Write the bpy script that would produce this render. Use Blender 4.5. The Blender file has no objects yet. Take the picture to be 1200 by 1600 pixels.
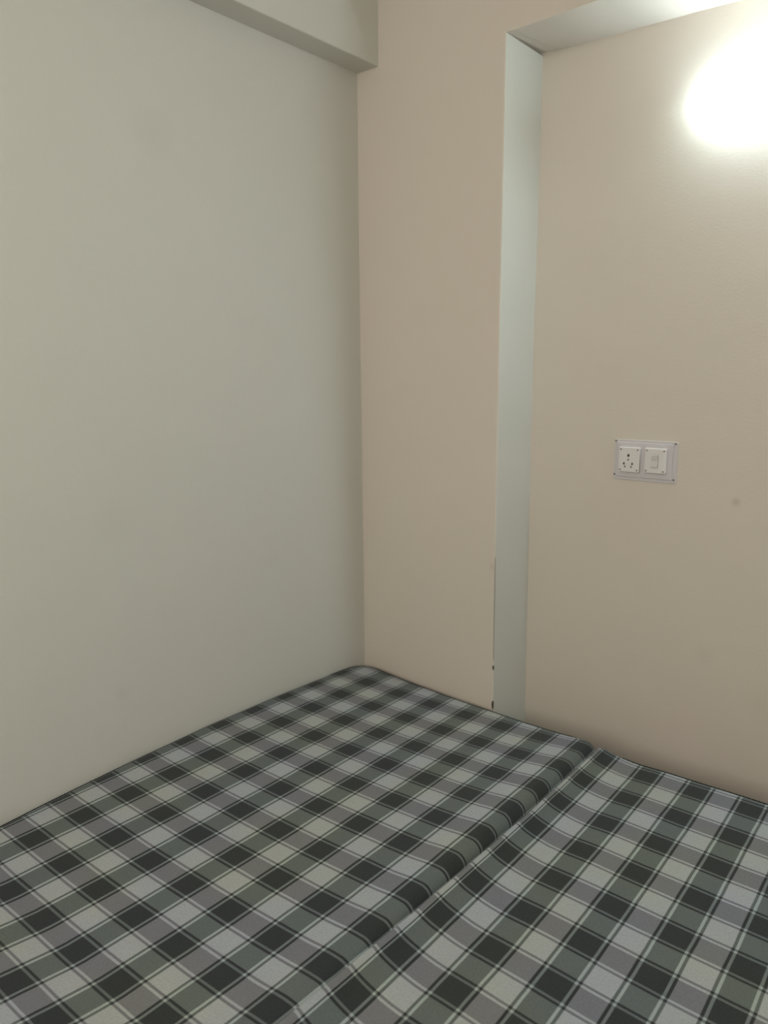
import bpy, bmesh, math, random
from mathutils import Vector, Matrix, noise
random.seed(4)
scene = bpy.context.scene
COL = scene.collection

# ---------------------------------------------------------------- camera
BED = 0.50                                   # height of the mattress tops above the floor
F, YAW, PITCH, ROLL = 1199.48, -0.70533, 0.17654, 0.00055
cy, sy, cp, sp = math.cos(YAW), math.sin(YAW), math.cos(PITCH), math.sin(PITCH)
fwd = Vector((sy*cp, cy*cp, -sp)); rt = Vector((cy, -sy, 0)); up = rt.cross(fwd)
c_, s_ = math.cos(ROLL), math.sin(ROLL)
rt2, up2 = rt*c_ + up*s_, up*c_ - rt*s_
cam_d = bpy.data.cameras.new('camera'); cam = bpy.data.objects.new('camera', cam_d); COL.objects.link(cam)
M = Matrix((rt2, up2, -fwd)).transposed().to_4x4(); M.translation = Vector((1.62533, -1.79067, BED+0.95))
cam.matrix_world = M
cam_d.sensor_fit = 'VERTICAL'; cam_d.sensor_height = 36.0; cam_d.lens = 36.0*F/1600
cam_d.clip_start = 0.02
cam_d.dof.use_dof = True; cam_d.dof.focus_distance = 1.45; cam_d.dof.aperture_fstop = 3.2
scene.camera = cam

# ---------------------------------------------------------------- light and exposure
scene.view_settings.view_transform = 'Standard'
scene.view_settings.look = 'None'
scene.view_settings.gamma = 1.0
scene.view_settings.use_curve_mapping = False
scene.view_settings.exposure = 0.0
world = bpy.data.worlds.new('world'); scene.world = world; world.use_nodes = True
world.node_tree.nodes['Background'].inputs[0].default_value = (1.0, 0.95, 0.88, 1)
world.node_tree.nodes['Background'].inputs[1].default_value = 0.05
def area(name, loc, aim, size, size_y, power, color):
    d = bpy.data.lights.new(name, 'AREA'); d.shape = 'RECTANGLE'; d.size = size; d.size_y = size_y
    d.energy = power; d.color = color
    o = bpy.data.objects.new(name, d); COL.objects.link(o); o.location = loc
    o.rotation_euler = (Vector(aim)-Vector(loc)).to_track_quat('-Z', 'Y').to_euler()
    return o
# unseen fill lamp added behind the photographer, standing in for the room's daylight
area('room_fill_light', (1.35, -3.1, 1.95), (0.7, 0.0, 1.35), 1.6, 1.2, 33.0, (1.0, 0.925, 0.82))
TUBE_STRENGTH = 32.0
TUBE_COLOR = (0.80, 0.98, 1.02, 1)

# ---------------------------------------------------------------- materials
def mat(name, color, rough=0.6, spec=0.3):
    m = bpy.data.materials.new(name); m.use_nodes = True
    b = m.node_tree.nodes['Principled BSDF']
    b.inputs['Base Color'].default_value = (*color, 1); b.inputs['Roughness'].default_value = rough
    b.inputs['Specular IOR Level'].default_value = spec
    return m
class NT:
    def __init__(s, m): s.t = m.node_tree; s.b = s.t.nodes['Principled BSDF']
    def n(s, kind, **kw):
        o = s.t.nodes.new(kind)
        for k, v in kw.items(): setattr(o, k, v)
        return o
    def l(s, a, b): s.t.links.new(a, b)
    def val(s, x, sock):
        if isinstance(x, (int, float)): sock.default_value = x
        else: s.l(x, sock)
    def math(s, op, a, b=None, clamp=False):
        o = s.n('ShaderNodeMath', operation=op, use_clamp=clamp); s.val(a, o.inputs[0])
        if b is not None: s.val(b, o.inputs[1])
        return o.outputs[0]
    def mix(s, f, a, b, mode='MIX'):
        o = s.n('ShaderNodeMix', data_type='RGBA', blend_type=mode)
        s.val(f, o.inputs[0])
        for x, k in ((a, 6), (b, 7)):
            if isinstance(x, tuple): o.inputs[k].default_value = (*x, 1) if len(x) == 3 else x
            else: s.l(x, o.inputs[k])
        return o.outputs[2]
    def noise(s, vec, scale, detail=3, rough=0.5):
        o = s.n('ShaderNodeTexNoise'); o.inputs['Scale'].default_value = scale
        o.inputs['Detail'].default_value = detail; o.inputs['Roughness'].default_value = rough
        s.l(vec, o.inputs['Vector']); return o.outputs['Fac']
    def ramp(s, f, stops, interp='LINEAR'):
        o = s.n('ShaderNodeValToRGB'); r = o.color_ramp; r.interpolation = interp
        while len(r.elements) < len(stops): r.elements.new(0.5)
        for e, (p, c) in zip(r.elements, stops):
            e.position = p; e.color = (*c, 1) if isinstance(c, tuple) else (c, c, c, 1)
        s.l(f, o.inputs[0]); return o.outputs[0]
    def bump(s, h, strength, dist):
        o = s.n('ShaderNodeBump'); o.inputs['Strength'].default_value = strength
        o.inputs['Distance'].default_value = dist; s.l(h, o.inputs['Height'])
        s.l(o.outputs[0], s.b.inputs['Normal'])

def wall_paint(name, base, tint, smudges=()):
    m = mat(name, base, 0.62, 0.25); k = NT(m)
    g = k.n('ShaderNodeNewGeometry').outputs['Position']
    n1 = k.noise(g, 2.2, 4, 0.6)
    f1 = k.ramp(n1, [(0.35, 0.0), (0.70, 1.0)])
    c = k.mix(f1, base, tint)
    n2 = k.noise(g, 9, 5, 0.65)
    c = k.mix(k.ramp(n2, [(0.55, 0.0), (0.85, 0.10)]), c, tuple(x*0.8 for x in base))
    for (p, r, s) in smudges:                # handling marks on the paint
        vm = k.n('ShaderNodeVectorMath', operation='DISTANCE'); k.l(g, vm.inputs[0]); vm.inputs[1].default_value = p
        wob = k.math('ADD', vm.outputs['Value'], k.math('MULTIPLY', k.math('SUBTRACT', n2, 0.5), r*0.9))
        f = k.math('MULTIPLY', k.math('SUBTRACT', 1.0, k.math('DIVIDE', wob, r), True), s, True)
        c = k.mix(f, c, (0.22, 0.19, 0.15))
    k.l(c, k.b.inputs['Base Color'])
    k.bump(k.math('ADD', k.math('MULTIPLY', k.noise(g, 6, 2), 6.0), k.noise(g, 160, 3)), 0.25, 0.0012)
    return m
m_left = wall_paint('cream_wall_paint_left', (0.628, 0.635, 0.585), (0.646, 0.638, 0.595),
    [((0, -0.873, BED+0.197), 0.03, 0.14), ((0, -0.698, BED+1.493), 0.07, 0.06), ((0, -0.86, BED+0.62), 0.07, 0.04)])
m_back = wall_paint('beige_wall_paint', (0.645, 0.597, 0.525), (0.668, 0.601, 0.54),
    [((1.076, 0.193, BED+0.642), 0.014, 0.3), ((1.028, 0.193, BED+0.241), 0.04, 0.06), ((1.175, 0.193, BED+0.142), 0.06, 0.06), ((0.50, 0.0, BED+0.42), 0.015, 0.15)])
m_ceil = mat('ceiling_white', (0.72, 0.70, 0.65), 0.8)
m_white = mat('moulded_white_plastic', (0.72, 0.70, 0.70), 0.35, 0.5)
m_board = mat('clear_acrylic_sheet', (0.60, 0.575, 0.60), 0.25, 0.5)
m_rocker = mat('aged_switch_plastic', (0.60, 0.585, 0.57), 0.4, 0.5)
m_gap = mat('painted_gap_shade', (0.20, 0.19, 0.18), 0.7)
m_slot = mat('dark_socket_hole', (0.012, 0.011, 0.011), 0.7)
m_screw = mat('dull_steel_screw', (0.22, 0.20, 0.19), 0.5); NT(m_screw).b.inputs['Metallic'].default_value = 0.6
m_pipe = mat('dark_piping_cloth', (0.028, 0.031, 0.029), 0.95, 0.1)
m_chip = mat('dark_chipped_plaster', (0.055, 0.045, 0.035), 0.9)
m_crack = mat('fine_plaster_crack', (0.20, 0.17, 0.13), 0.9)
m_wood = mat('brown_plywood', (0.16, 0.09, 0.045), 0.55); k = NT(m_wood)
g = k.n('ShaderNodeTexCoord').outputs['Object']
mp = k.n('ShaderNodeMapping'); mp.inputs['Scale'].default_value = (14, 1.2, 14); k.l(g, mp.inputs[0])
k.l(k.mix(k.noise(mp.outputs[0], 4, 5), (0.10, 0.055, 0.03), (0.24, 0.14, 0.075)), k.b.inputs['Base Color'])
m_floor = mat('pale_floor_tile', (0.45, 0.42, 0.38), 0.25, 0.5)
m_grout = mat('floor_grout', (0.2, 0.19, 0.17), 0.9)
m_glow = mat('glowing_diffuser', (0.9, 0.9, 0.9), 0.5); k = NT(m_glow)
k.b.inputs['Emission Color'].default_value = TUBE_COLOR; k.b.inputs['Emission Strength'].default_value = TUBE_STRENGTH

def plaid(name):
    m = mat(name, (0.2, 0.2, 0.2), 0.95, 0.08); k = NT(m)
    b = k.b; b.inputs['Sheen Weight'].default_value = 0.12; b.inputs['Sheen Roughness'].default_value = 0.5
    uv = k.n('ShaderNodeUVMap', uv_map='weave').outputs[0]
    sep = k.n('ShaderNodeSeparateXYZ'); k.l(uv, sep.inputs[0])
    wob = k.math('MULTIPLY', k.math('SUBTRACT', k.noise(uv, 1.3, 2), 0.5), 0.025)
    def band(u):                             # 0 at the middle of a dark band, 1 at the middle of a light one
        f = k.math('FRACT', k.math('ADD', k.math('ADD', u, wob), 0.5))
        return k.math('MULTIPLY', k.math('ABSOLUTE', k.math('SUBTRACT', f, 0.5)), 2.0)
    # thread shades are given and blended by eye-level lightness, then turned into reflectance
    D, K = (0.215, 0.224, 0.228), (0.195, 0.202, 0.205)
    W1, W2 = (0.615, 0.635, 0.640), (0.61, 0.64, 0.635)
    def stripes(f, white, light):
        return k.ramp(f, [(0.0, D), (0.395, D), (0.42, white), (0.485, white), (0.51, K), (0.57, K), (0.60, light), (1.0, light)])
    cu = stripes(band(sep.outputs[0]), W1, (0.650, 0.635, 0.665))
    cv = stripes(band(sep.outputs[1]), W2, (0.622, 0.650, 0.635))
    gm = k.n('ShaderNodeGamma'); gm.inputs['Gamma'].default_value = 2.2; k.l(k.mix(0.43, cu, cv), gm.inputs[0]); c = gm.outputs[0]
    # yellower and bluer light bands alternate gently across the cloth
    t = k.noise(uv, 0.55, 1)
    c = k.mix(1.0, c, k.ramp(t, [(0.38, (1.00, 1.035, 0.95)), (0.62, (0.95, 1.0, 1.05))]), 'MULTIPLY')
    # fleece: threads and pile
    mp = k.n('ShaderNodeMapping'); mp.inputs['Scale'].default_value = (1, 1, 1); k.l(uv, mp.inputs[0])
    th = k.noise(mp.outputs[0], 26, 4, 0.75)
    th2 = k.noise(mp.outputs[0], 90, 2, 0.6)
    fz = k.math('ADD', k.math('MULTIPLY', th, 0.6), k.math('MULTIPLY', th2, 0.4))
    c = k.mix(1.0, c, k.ramp(fz, [(0.30, 0.80), (0.70, 1.18)]), 'MULTIPLY')
    k.l(c, b.inputs['Base Color'])
    k.bump(fz, 0.5, 0.002)
    return m
m_plaid = plaid('checked_fleece')

# ---------------------------------------------------------------- helpers
def link(name, bm, m, parent=None, smooth=False, auto=None):
    me = bpy.data.meshes.new(name); bmesh.ops.recalc_face_normals(bm, faces=bm.faces); bm.to_mesh(me); bm.free()
    if smooth:
        for p in me.polygons: p.use_smooth = True
    o = bpy.data.objects.new(name, me); COL.objects.link(o); me.materials.append(m)
    if parent: o.parent = parent
    return o
def tag(o, label=None, cat=None, group=None, kind=None):
    for k_, v in (('label', label), ('category', cat), ('group', group), ('kind', kind)):
        if v: o[k_] = v
    return o
def empty(name, loc, label, cat, group=None):
    o = bpy.data.objects.new(name, None); COL.objects.link(o); o.location = loc; o.empty_display_size = 0.1
    return tag(o, label, cat, group)
def box(bm, x0, x1, y0, y1, z0, z1, bev=0.0, seg=2):
    r = bmesh.ops.create_cube(bm, size=1.0)
    for v in r['verts']:
        v.co = Vector((x0+(v.co.x+.5)*(x1-x0), y0+(v.co.y+.5)*(y1-y0), z0+(v.co.z+.5)*(z1-z0)))
    if bev:
        es = list({e for v in r['verts'] for e in v.link_edges})
        bmesh.ops.bevel(bm, geom=es, offset=bev, segments=seg, affect='EDGES', profile=0.5)
    return bm
def lerp(tab, z):
    if z <= tab[0][0]:
        (a, p), (b, q) = tab[0], tab[1]
    elif z >= tab[-1][0]:
        (a, p), (b, q) = tab[-2], tab[-1]
    else:
        for (a, p), (b, q) in zip(tab, tab[1:]):
            if a <= z <= b: break
    return p + (q-p)*(z-a)/(b-a)

# ---------------------------------------------------------------- the room (uneven plastered walls)
CEIL = 2.72; XR = 3.1; YF = -3.4; D = 0.193
T_CORNER = [(0.0, .0185), (.52, .0123), (.92, .0066), (1.486, -.0001), (1.81, -.0028)]
T_EDGE = [(0.0, .5136), (.578, .5072), (1.09, .5033), (1.49, .5022), (1.79, .4998)]
T_NICHE = [(0.0, .5092), (.454, .5032), (.997, .4972), (1.45, .4973), (1.80, .4964)]
xc = lambda z: lerp(T_CORNER, z-BED); xe = lambda z: lerp(T_EDGE, z-BED); xn = lambda z: lerp(T_NICHE, z-BED)
NT_F = [(.4998, 1.791), (.62, 1.792), (.74, 1.795), (XR, 1.80)]
NT_B = [(.4964, 1.803), (.55, 1.796), (.60, 1.793), (.83, 1.7915), (1.01, 1.784), (1.2, 1.779), (XR, 1.77)]
zs = [0, .15, .35, .5, .7, .9, 1.1, 1.3, 1.5, 1.7, 1.9, 2.1, 2.29]

def wall_left():
    bm = bmesh.new(); Z = zs + [CEIL]
    ys = [YF, -2.6, -1.8, -1.2, -.8, -.4, -.15, 0.02]
    g = [[bm.verts.new((xc(z) + 0.0015*noise.noise((0, y*2, z*2)), y, z)) for y in ys] for z in Z]
    h = [[bm.verts.new((-.12, y, z)) for y in (YF, .02)] for z in (0, CEIL)]
    for i in range(len(Z)-1):
        for j in range(len(ys)-1): bm.faces.new((g[i][j], g[i][j+1], g[i+1][j+1], g[i+1][j]))
    bm.faces.new((h[0][0], h[0][1], h[1][1], h[1][0]))
    bm.faces.new([g[0][j] for j in range(len(ys))] + [h[0][1], h[0][0]])
    bm.faces.new([g[-1][j] for j in range(len(ys))] + [h[1][1], h[1][0]])
    bm.faces.new([g[i][0] for i in range(len(Z))] + [h[1][0], h[0][0]])
    bm.faces.new([g[i][-1] for i in range(len(Z))] + [h[1][1], h[0][1]])
    return link('wall_left', bm, m_left)
tag(wall_left(), kind='structure')

def pillar():
    # column standing proud of the niche wall; its right arris is slightly wavy
    bm = bmesh.new(); ztop = BED+1.7915; Z = [0]+[BED*.5]+[BED+.05*i for i in range(0, 35)]+[ztop]
    rows = []
    for z in Z:
        w = 0.0007*noise.noise((z*9, 0, 3)); e = xe(z)+w; r = 0.003
        nb = xn(z) - 0.0015
        cove = 0.005
        pts = [(-.10, D+.05), (-.10, 0), (e-r, 0), (e-r*.3, r*.3), (e, r),
               (nb+.0015, D), (nb+.0015, D+.05)]
        rows.append([bm.verts.new((x, y, z)) for x, y in pts])
    for a, b in zip(rows, rows[1:]):
        for j in range(len(a)): bm.faces.new((a[j], a[(j+1) % len(a)], b[(j+1) % len(a)], b[j]))
    bm.faces.new(rows[0]); bm.faces.new(rows[-1])
    o = link('pillar', bm, m_back); o.data.materials.append(m_left)       # the side face takes the cooler left-wall material
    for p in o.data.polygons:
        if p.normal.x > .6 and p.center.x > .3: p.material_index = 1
    return o
pil = tag(pillar(), kind='structure')

def lintel():
    # everything above the niche, flush with the pillar; its underside dips a little
    bm = bmesh.new(); xs = [-.10, .4975, .52, .56, .62, .74, .9, 1.1, 1.4, 1.8, 2.4, XR+.1]
    A, B, Cc, Dd = [], [], [], []
    for x in xs:
        zf = BED + (1.7915 if x < .51 else lerp(NT_F, x)); zb = BED + (1.7915 if x < .45 else lerp(NT_B, x))
        A.append(bm.verts.new((x, 0, zf))); B.append(bm.verts.new((x, D+.05, zb)))
        Cc.append(bm.verts.new((x, D+.05, CEIL))); Dd.append(bm.verts.new((x, 0, CEIL)))
    for i in range(len(xs)-1):
        for P, Q in ((A, B), (B, Cc), (Cc, Dd), (Dd, A)): bm.faces.new((P[i], P[i+1], Q[i+1], Q[i]))
    bm.faces.new((A[0], B[0], Cc[0], Dd[0])); bm.faces.new((A[-1], B[-1], Cc[-1], Dd[-1]))
    return link('lintel', bm, m_back)
tag(lintel(), kind='structure')
def simple(name, *b, m=None, bev=0):
    bm = bmesh.new(); box(bm, *b, bev=bev); return tag(link(name, bm, m), kind='structure')
simple('wall_back', -.10, XR+.1, D, D+.14, 0, CEIL, m=m_back)
simple('wall_right', XR, XR+.12, YF, D, 0, CEIL, m=m_back)
simple('wall_front', -.12, XR+.12, YF-.12, YF, 0, CEIL, m=m_left)
simple('ceiling', -.12, XR+.12, YF-.12, D+.14, CEIL, CEIL+.1, m=m_ceil)
simple('floor', -.12, XR+.12, YF-.12, D+.14, -.1, 0, m=m_grout)
fl = bpy.data.objects['floor']
tile_me = None
nx = int((XR)/.6)+1; ny = int((D-YF)/.6)+1
for i in range(nx):
    for j in range(ny):
        x0, y1 = .02+i*.6, D-.002-j*.6
        x1, y0 = min(x0+.597, XR-.002), max(y1-.597, YF+.002)
        full = (x1-x0 > .59 and y1-y0 > .59)
        if full and tile_me:
            o = bpy.data.objects.new('tile', tile_me); COL.objects.link(o)
        else:
            bm = bmesh.new(); box(bm, 0, x1-x0, -(y1-y0), 0, 0, .004)
            o = link('tile', bm, m_floor)
            if full: tile_me = o.data
        o.parent = fl; o.location = (x0, y1, 0.0)

# beam along the top of the left wall
bm = bmesh.new(); h1 = BED+1.8115
prev = None
for y in [YF, -2.5, -1.8, -1.2, -.8, -.5, -.25, -.1, 0.01]:
    dz = 0.0012*noise.noise((y*4, 5, 1)); bw = .0785; r = .003
    ring = [bm.verts.new((x, y, z+dz)) for x, z in ((-.05, h1), (bw-r, h1), (bw-r*.3, h1+r*.3), (bw, h1+r), (bw-.002, CEIL+.02), (-.05, CEIL+.02))]
    if prev:
        for j in range(6): bm.faces.new((prev[j], prev[(j+1) % 6], ring[(j+1) % 6], ring[j]))
    else: bm.faces.new(ring)
    prev = ring
bm.faces.new(prev)
tag(link('beam', bm, m_left), kind='structure')

# chips and the fine crack on the pillar arris: little plaster flakes missing
for (z, h, w, d) in ((BED+.125, .014, .0032, .003), (BED+.012, .026, .0042, .004), (BED+.30, .30, .0006, .0012)):
    bm = bmesh.new(); n = 9
    ring = []
    for i in range(n):
        t = i/(n-1); ww = w*math.sin(math.pi*min(max(t, .04), .96))**.5*(1+.4*noise.noise((z*30, t*7, 0)))
        x = xe(z+(t-.5)*h)
        ring.append([bm.verts.new((x-ww, -.0004, z+(t-.5)*h)), bm.verts.new((x+.0003, -.0004, z+(t-.5)*h)), bm.verts.new((x+.0006, min(ww, d), z+(t-.5)*h)), bm.verts.new((x-.004, .004, z+(t-.5)*h))])
    for a, b in zip(ring, ring[1:]):
        for j in range(4): bm.faces.new((a[j], a[(j+1) % 4], b[(j+1) % 4], b[j]))
    bm.faces.new(ring[0]); bm.faces.new(ring[-1])
    link('plaster_chip', bm, m_chip if h < .1 else m_crack, pil)

# ---------------------------------------------------------------- bed
LEN = 1.90; THICK = 0.115
def make_bed():
    t = empty('double_bed', (0.9, -1.0, 0), 'low brown wooden bed base hidden under the two checked mattresses', 'bed')
    def part(name, *b, bev=.003):
        bm = bmesh.new(); box(bm, *b, bev=bev)
        o = link(name, bm, m_wood, t); o.matrix_parent_inverse = Matrix.Translation((-0.9, 1.0, 0)); return o
    top = BED-THICK-.002
    part('platform', .05, 1.70, -1.93, -.03, top-.02, top)
    part('side_rail', .05, .08, -1.93, -.03, top-.16, top-.021); part('side_rail', 1.67, 1.70, -1.93, -.03, top-.16, top-.021)
    part('end_rail', .081, 1.669, -.06, -.03, top-.16, top-.021); part('end_rail', .081, 1.669, -1.93, -1.90, top-.16, top-.021)
    for x in (.09, .85, 1.61):
        for y in (-.12, -.98, -1.89): part('leg', x-.0, x+.05, y, y+.05, .004, top-.0215)
make_bed()

A = [0.03095, -0.08418, -0.04482, 0.07264, 0.00237, -0.05646, 0.02974, 0.11629, 0.00591, 0.00035, -0.0003, -0.00096, -0.14481, 0.01099, -0.12143, -0.00043, -0.00017, 0.00093]
B = [0.00309, -0.02238, 0.00325, 0.01578, 0.04167, 0.04114, 0.87625, 0.11788, 0.00234, 8e-05, -8e-05, 0.00015, -0.06627, -0.00188, -0.12001, 2e-05, 0.00029, 2e-05]
def zpoly(a, x, y):
    y = max(y, -1.25); x = min(x, 1.5)
    return a[0]+a[1]*x+a[2]*y+a[3]*x*x+a[4]*x*y+a[5]*y*y
def weave(a, x, y):                           # which band of the cloth lies at x, y
    i, j = (x-a[6])/a[7], (y-a[12])/a[14]
    for _ in range(6):
        b = (1, i, j, i*j, i*i, j*j)
        X = sum(p*q for p, q in zip(a[6:12], b)); Y = sum(p*q for p, q in zip(a[12:18], b))
        a11 = a[7]+a[9]*j+2*a[10]*i; a12 = a[8]+a[9]*i+2*a[11]*j
        a21 = a[13]+a[15]*j+2*a[16]*i; a22 = a[14]+a[15]*i+2*a[17]*j
        det = a11*a22-a12*a21; ex, ey = x-X, y-Y
        i += (a22*ex-a12*ey)/det; j += (a11*ey-a21*ex)/det
    return i, j
def sdf(X, Y, W, L, R):                      # rounded rectangle 0..W, 0..L with one radius per corner (back-left, back-right, front)
    Rc = R[2] if Y > L/2 else (R[0] if X < W/2 else R[1])
    px, py = abs(X-W/2)-W/2+Rc, abs(Y-L/2)-L/2+Rc
    sx, sy_ = (1 if X > W/2 else -1), (1 if Y > L/2 else -1)
    if px > 0 and py > 0:
        d = math.hypot(px, py); return d-Rc, (sx*px/d, sy_*py/d)
    if px > py: return px-Rc, (sx, 0)
    return py-Rc, (0, sy_)
def spacing(lo, hi):
    out = []; p = lo
    while p < hi-1e-6:
        out.append(p); e = min(abs(p), abs(p-(hi+lo)), abs(p-hi), abs(p-lo))
        near = (p < .09) or (p > hi-.26)
        p += .006 if near else .016
    out.append(hi); return out

def mattress(name, label, x0, y0, W, R, r, a, shear, field, pipe_dip, tuck=lambda x, y: 0):
    root = empty(name, (x0+W/2, y0-LEN/2, BED-THICK), label, 'mattress', 'checked mattresses side by side')
    inv = Matrix.Translation((-(x0+W/2), -(y0-LEN/2), -(BED-THICK)))
    def place(X, Y, zd):
        y = y0-Y; x = x0+X+shear(X, y)
        f = 1-min(1, zd/THICK)
        return Vector((x, y, BED-zd+f*field(x, y)))
    mar = THICK - r + r*math.pi/2 - r
    xs, ys = spacing(-mar, W+mar), spacing(-mar, LEN+mar)
    bm = bmesh.new(); uvl = bm.loops.layers.uv.new('weave'); V = []; UVs = {}
    for Y in ys:
        row = []
        for X in xs:
            s, n = sdf(X, Y, W, LEN, R); e = s+r
            if e <= 0: P = place(X, Y, 0)
            else:
                bx, by = X-n[0]*e, Y-n[1]*e
                if e < r*math.pi/2: o, zd = r*math.sin(e/r), r*(1-math.cos(e/r))
                else: o, zd = r, min(THICK, r+e-r*math.pi/2)
                P = place(bx+n[0]*o, by+n[1]*o, zd)
            v = bm.verts.new(P); row.append(v)
            y = y0-Y; ij = weave(a, x0+X+shear(X, y), y); UVs[v] = (ij[0]+tuck(x0+X+shear(X, y), y), ij[1])
        V.append(row)
    for p, q in zip(V, V[1:]):
        for j in range(len(p)-1):
            f = bm.faces.new((p[j], q[j], q[j+1], p[j+1]))
            for l in f.loops: l[uvl].uv = UVs[l.vert]
    # underside
    und = []
    for X in (.03, W-.03):
        for Y in (.03, LEN-.03): und.append(place(X, Y, THICK-.0))
    cover = link('mattress_cover', bm, m_plaid, root, smooth=True); cover.matrix_parent_inverse = inv
    bm = bmesh.new(); vs = [bm.verts.new(p) for p in (und[0], und[2], und[3], und[1])]
    top = [bm.verts.new(v.co+Vector((0, 0, .05))) for v in vs]
    bm.faces.new(vs); bm.faces.new(top)
    for j in range(4): bm.faces.new((vs[j], vs[(j+1) % 4], top[(j+1) % 4], top[j]))
    o = link('underside', bm, m_pipe, root); o.matrix_parent_inverse = inv
    # piping cord round the top edge
    pts = []; N = 420
    def outline(t):
        # walk the rounded rectangle
        segs = []
        r0, r1, r2 = R
        segs = [('l', (r0, 0), (W-r1, 0)), ('a', (W-r1, r1), r1, -90), ('l', (W, r1), (W, LEN-r2)), ('a', (W-r2, LEN-r2), r2, 0),
                ('l', (W-r2, LEN), (r2, LEN)), ('a', (r2, LEN-r2), r2, 90), ('l', (0, LEN-r2), (0, r0)), ('a', (r0, r0), r0, 180)]
        L = [math.dist(s[1], s[2]) if s[0] == 'l' else s[2]*math.pi/2 for s in segs]
        d = t*sum(L)
        for s, ln in zip(segs, L):
            if d <= ln or s is segs[-1]:
                f = d/ln
                if s[0] == 'l': return s[1][0]+(s[2][0]-s[1][0])*f, s[1][1]+(s[2][1]-s[1][1])*f
                an = math.radians(s[3]+90*f); return s[1][0]+s[2]*math.cos(an), s[1][1]+s[2]*math.sin(an)
            d -= ln
    for i in range(N):
        X, Y = outline(i/N); s, n = sdf(X, Y, W, LEN, R)
        dip = pipe_dip(X, Y)
        off = r*(1-math.cos(math.asin(min(1, max(0, 1-dip/r))))) if dip < r else 0
        o_ = .0012 if dip < .02 else -.0016
        pts.append(place(X-n[0]*off+n[0]*o_, Y-n[1]*off+n[1]*o_, dip))
    bm = bmesh.new(); rings = []
    for i, p in enumerate(pts):
        t = (pts[(i+1) % N]-pts[i-1]).normalized(); sd = t.cross(Vector((0, 0, 1))).normalized(); u = sd.cross(t)
        rings.append([bm.verts.new(p+(sd*math.cos(k_*math.pi/3)+u*math.sin(k_*math.pi/3))*.0022) for k_ in range(6)])
    for i in range(N):
        p, q = rings[i], rings[(i+1) % N]
        for j in range(6): bm.faces.new((p[j], p[(j+1) % 6], q[(j+1) % 6], q[j]))
    o = link('piping', bm, m_pipe, root, smooth=True); o.matrix_parent_inverse = inv
    return root

SE = lambda y: .851+.019*min(-y, 1.3)         # the seam drifts a little to the right towards the foot
def field_L(x, y):
    z = zpoly(A, x, y) + .0012*noise.noise((x*7, y*7, 0)) 
    d = max(0, SE(y)-x)
    z += .0015*noise.noise((0, y*16, 2))*math.exp(-d/.05)
    z += .003*math.exp(-((d-.045)/.035)**2)
    return z
def field_R(x, y):
    d = max(0, x-SE(y))
    z = zpoly(B, x, y) + .0012*noise.noise((x*7, y*7, 6))
    z += (.022+.003*noise.noise((0, y*9, 5)))*math.exp(-d/.024) - .004*math.exp(-((d-.10)/.05)**2)
    return z
W1 = SE(0)-.0235
mattress('checked_mattress', 'grey, black and white checked mattress on the left, against the long bare wall', .022, -.018, W1, (.075, .034, .05), .021, A,
         lambda X, y: (SE(y)-SE(0))*(X/W1), field_L, lambda X, Y: (.007 if X < .01 and Y > .15 else .004) if (X < W1-.06 and Y < LEN-.1) else .05,
         lambda x, y: -.20*math.exp(-max(0, x-.022)/.03))
mattress('checked_mattress', 'grey, black and white checked mattress on the right, below the switchboard', SE(0)+.002, -.018, .835, (.022, .03, .05), .010, B,
         lambda X, y: (SE(y)-SE(0))*(1-X/.835), field_R, lambda X, Y: .003 if (X > .06 and Y < LEN-.1) else .05,
         lambda x, y: -.42*math.exp(-max(0, x-SE(y))/.015))

# ---------------------------------------------------------------- wall light: LED batten in the niche
def make_light():
    z = BED+1.5843; yb = D; x0, x1 = .932, 2.152
    t = empty('wall_tube_light', ((x0+x1)/2, yb, z), 'glowing white LED tube light mounted level on the niche wall', 'light')
    inv = Matrix.Translation((-(x0+x1)/2, -yb, -z))
    def P(name, bm, m, sm=False):
        o = link(name, bm, m, t, smooth=sm); o.matrix_parent_inverse = inv; return o
    H = .023                                  # half height of the pan and of the bulging diffuser
    bm = bmesh.new(); box(bm, x0+.004, x1-.004, yb-.006, yb-.0003, z-H+.004, z+H-.004, bev=.001); P('housing', bm, m_white)
    bm = bmesh.new(); n = 16; rings = []; xa, xb = x0-.002, x1+.002
    prof = [(xa+.016*(1-math.cos(a*math.pi/12)), max(.08, math.sin(a*math.pi/12))) for a in range(0, 7)]
    prof += [(xa+xb-x, k_) for x, k_ in reversed(prof)]
    for x, k_ in prof:
        rings.append([bm.verts.new((x, yb-.0062-.044*k_*math.sin(math.pi*i/n), z-H*(.55+.45*k_)*math.cos(math.pi*i/n))) for i in range(n+1)])
    for a, b in zip(rings, rings[1:]):
        for j in range(n+1): bm.faces.new((a[j], a[(j+1) % (n+1)], b[(j+1) % (n+1)], b[j]))
    bm.faces.new(rings[0]); bm.faces.new(rings[-1]); P('diffuser', bm, m_glow)
make_light()

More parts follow.
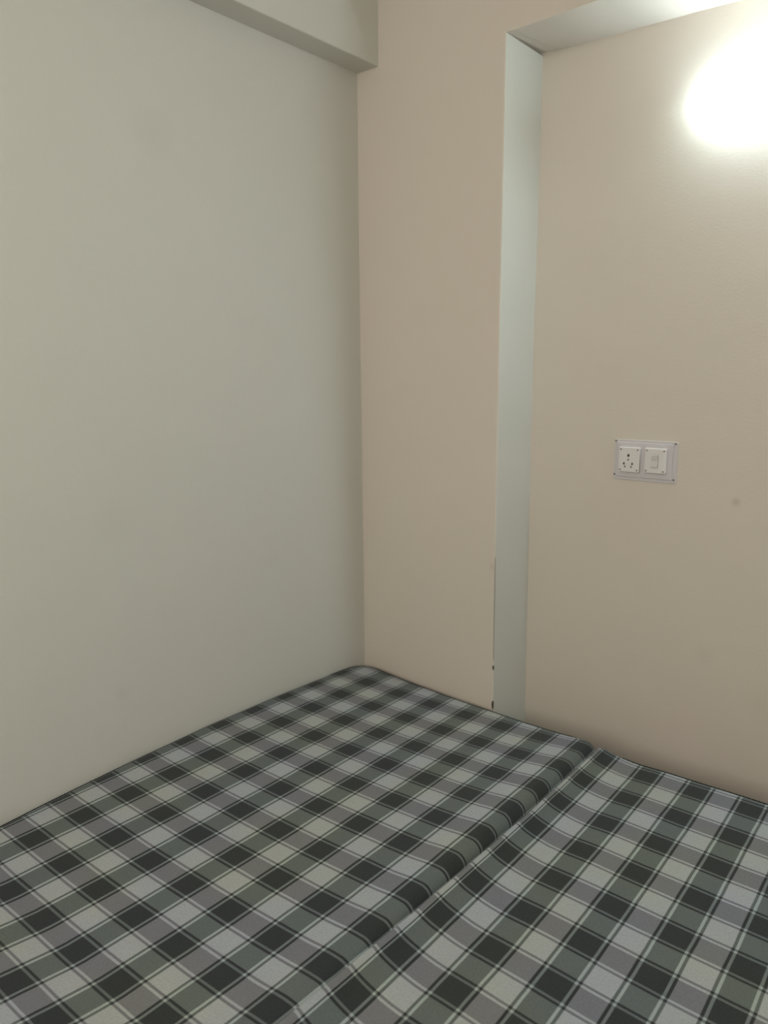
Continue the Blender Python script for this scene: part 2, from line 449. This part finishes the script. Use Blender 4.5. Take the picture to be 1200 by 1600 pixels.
# ---------------------------------------------------------------- switchboard
def make_switchboard():
    yb = D; t = empty('switchboard', (.84, yb, BED+.675), 'switchboard with a five-hole socket and one switch on the niche wall', 'switchboard')
    inv = Matrix.Translation((-.84, -yb, -(BED+.675)))
    def P(name, bm, m, parent=t, sm=False, label=None):
        o = link(name, bm, m, parent, smooth=sm)
        if parent is t: o.matrix_parent_inverse = inv
        if label: o['label'] = label
        return o
    def disc(x, z, y0, y1, r, n=14, bm=None):
        bm = bm or bmesh.new(); a = [], []
        for kk, yy in enumerate((y0, y1)):
            for i in range(n): a[kk].append(bm.verts.new((x+r*math.cos(2*math.pi*i/n), yy, z+r*math.sin(2*math.pi*i/n))))
        for j in range(n): bm.faces.new((a[0][j], a[0][(j+1) % n], a[1][(j+1) % n], a[1][j]))
        bm.faces.new(a[0]); bm.faces.new(a[1]); return bm
    Z = lambda v: BED+v
    bm = bmesh.new(); box(bm, .7575, .9265, yb-.0035, yb-.0002, Z(.6735), Z(.781), bev=.001)
    P('back_sheet', bm, m_board, label='lavender-grey clear plastic backing sheet')
    bm = bmesh.new(); box(bm, .766, .915, yb-.0075, yb-.0036, Z(.682), Z(.7745), bev=.0015)
    P('raised_plate', bm, m_board)
    for x, z in ((.7605, .6865), (.9205, .6835), (.9205, .7765), (.7605, .7765)):
        P('screw', disc(x, Z(z), yb-.0048, yb-.0034, .0027), m_screw)
    def module(name, x0, x1, z0, z1):
        bm = bmesh.new(); box(bm, x0, x1, yb-.0175, yb-.0076, Z(z0), Z(z1), bev=.0028, seg=3)
        o = P(name, bm, m_white)
        for x in (x0+.0055, x1-.0055):
            for z in (z0+.0065, z1-.0065):
                P('screw', disc(x, Z(z), yb-.0181, yb-.0174, .0022), m_screw, o)
        return o
    s = module('socket', .7755, .8325, .6955, .7625)
    cx = .8025
    for (x, z, rr, hh) in ((cx, .7405, .0030, .0042), (cx, .7290, .0022, .0022), (cx-.0112, .7185, .0023, .0035), (cx-.0085, .7105, .0018, .0026), (cx+.0112, .7185, .0023, .0035), (cx+.0085, .7105, .0018, .0026)):
        bm = disc(0, 0, yb-.0180, yb-.0174, 1.0)
        for v in bm.verts: v.co.x = x+v.co.x*rr; v.co.z = Z(z)+v.co.z*hh
        P('pin_hole', bm, m_slot, s)
    w = module('switch', .846, .9025, .6975, .7635)
    bm = bmesh.new(); x0, x1, z0, z1 = .8655, .8820, Z(.7135), Z(.7475)   # rocker pressed at the bottom
    prof = [(z0, yb-.0170), (z0, yb-.0212), (z0+.002, yb-.0220), ((z0+z1)/2, yb-.0198), (z1-.002, yb-.0206), (z1, yb-.0196), (z1, yb-.0170)]
    a = [bm.verts.new((x0, y, z)) for z, y in prof]; b = [bm.verts.new((x1, y, z)) for z, y in prof]
    for j in range(7): bm.faces.new((a[j], a[(j+1) % 7], b[(j+1) % 7], b[j]))
    bm.faces.new(a); bm.faces.new(b)
    P('rocker', bm, m_rocker, w)
    bm = bmesh.new(); box(bm, x0-.0007, x1+.0009, yb-.0180, yb-.0174, z0-.0009, z1+.0006); P('rocker_gap_shade', bm, m_gap, w)  # dark plate put on for the shade in the gap round the rocker
make_switchboard()
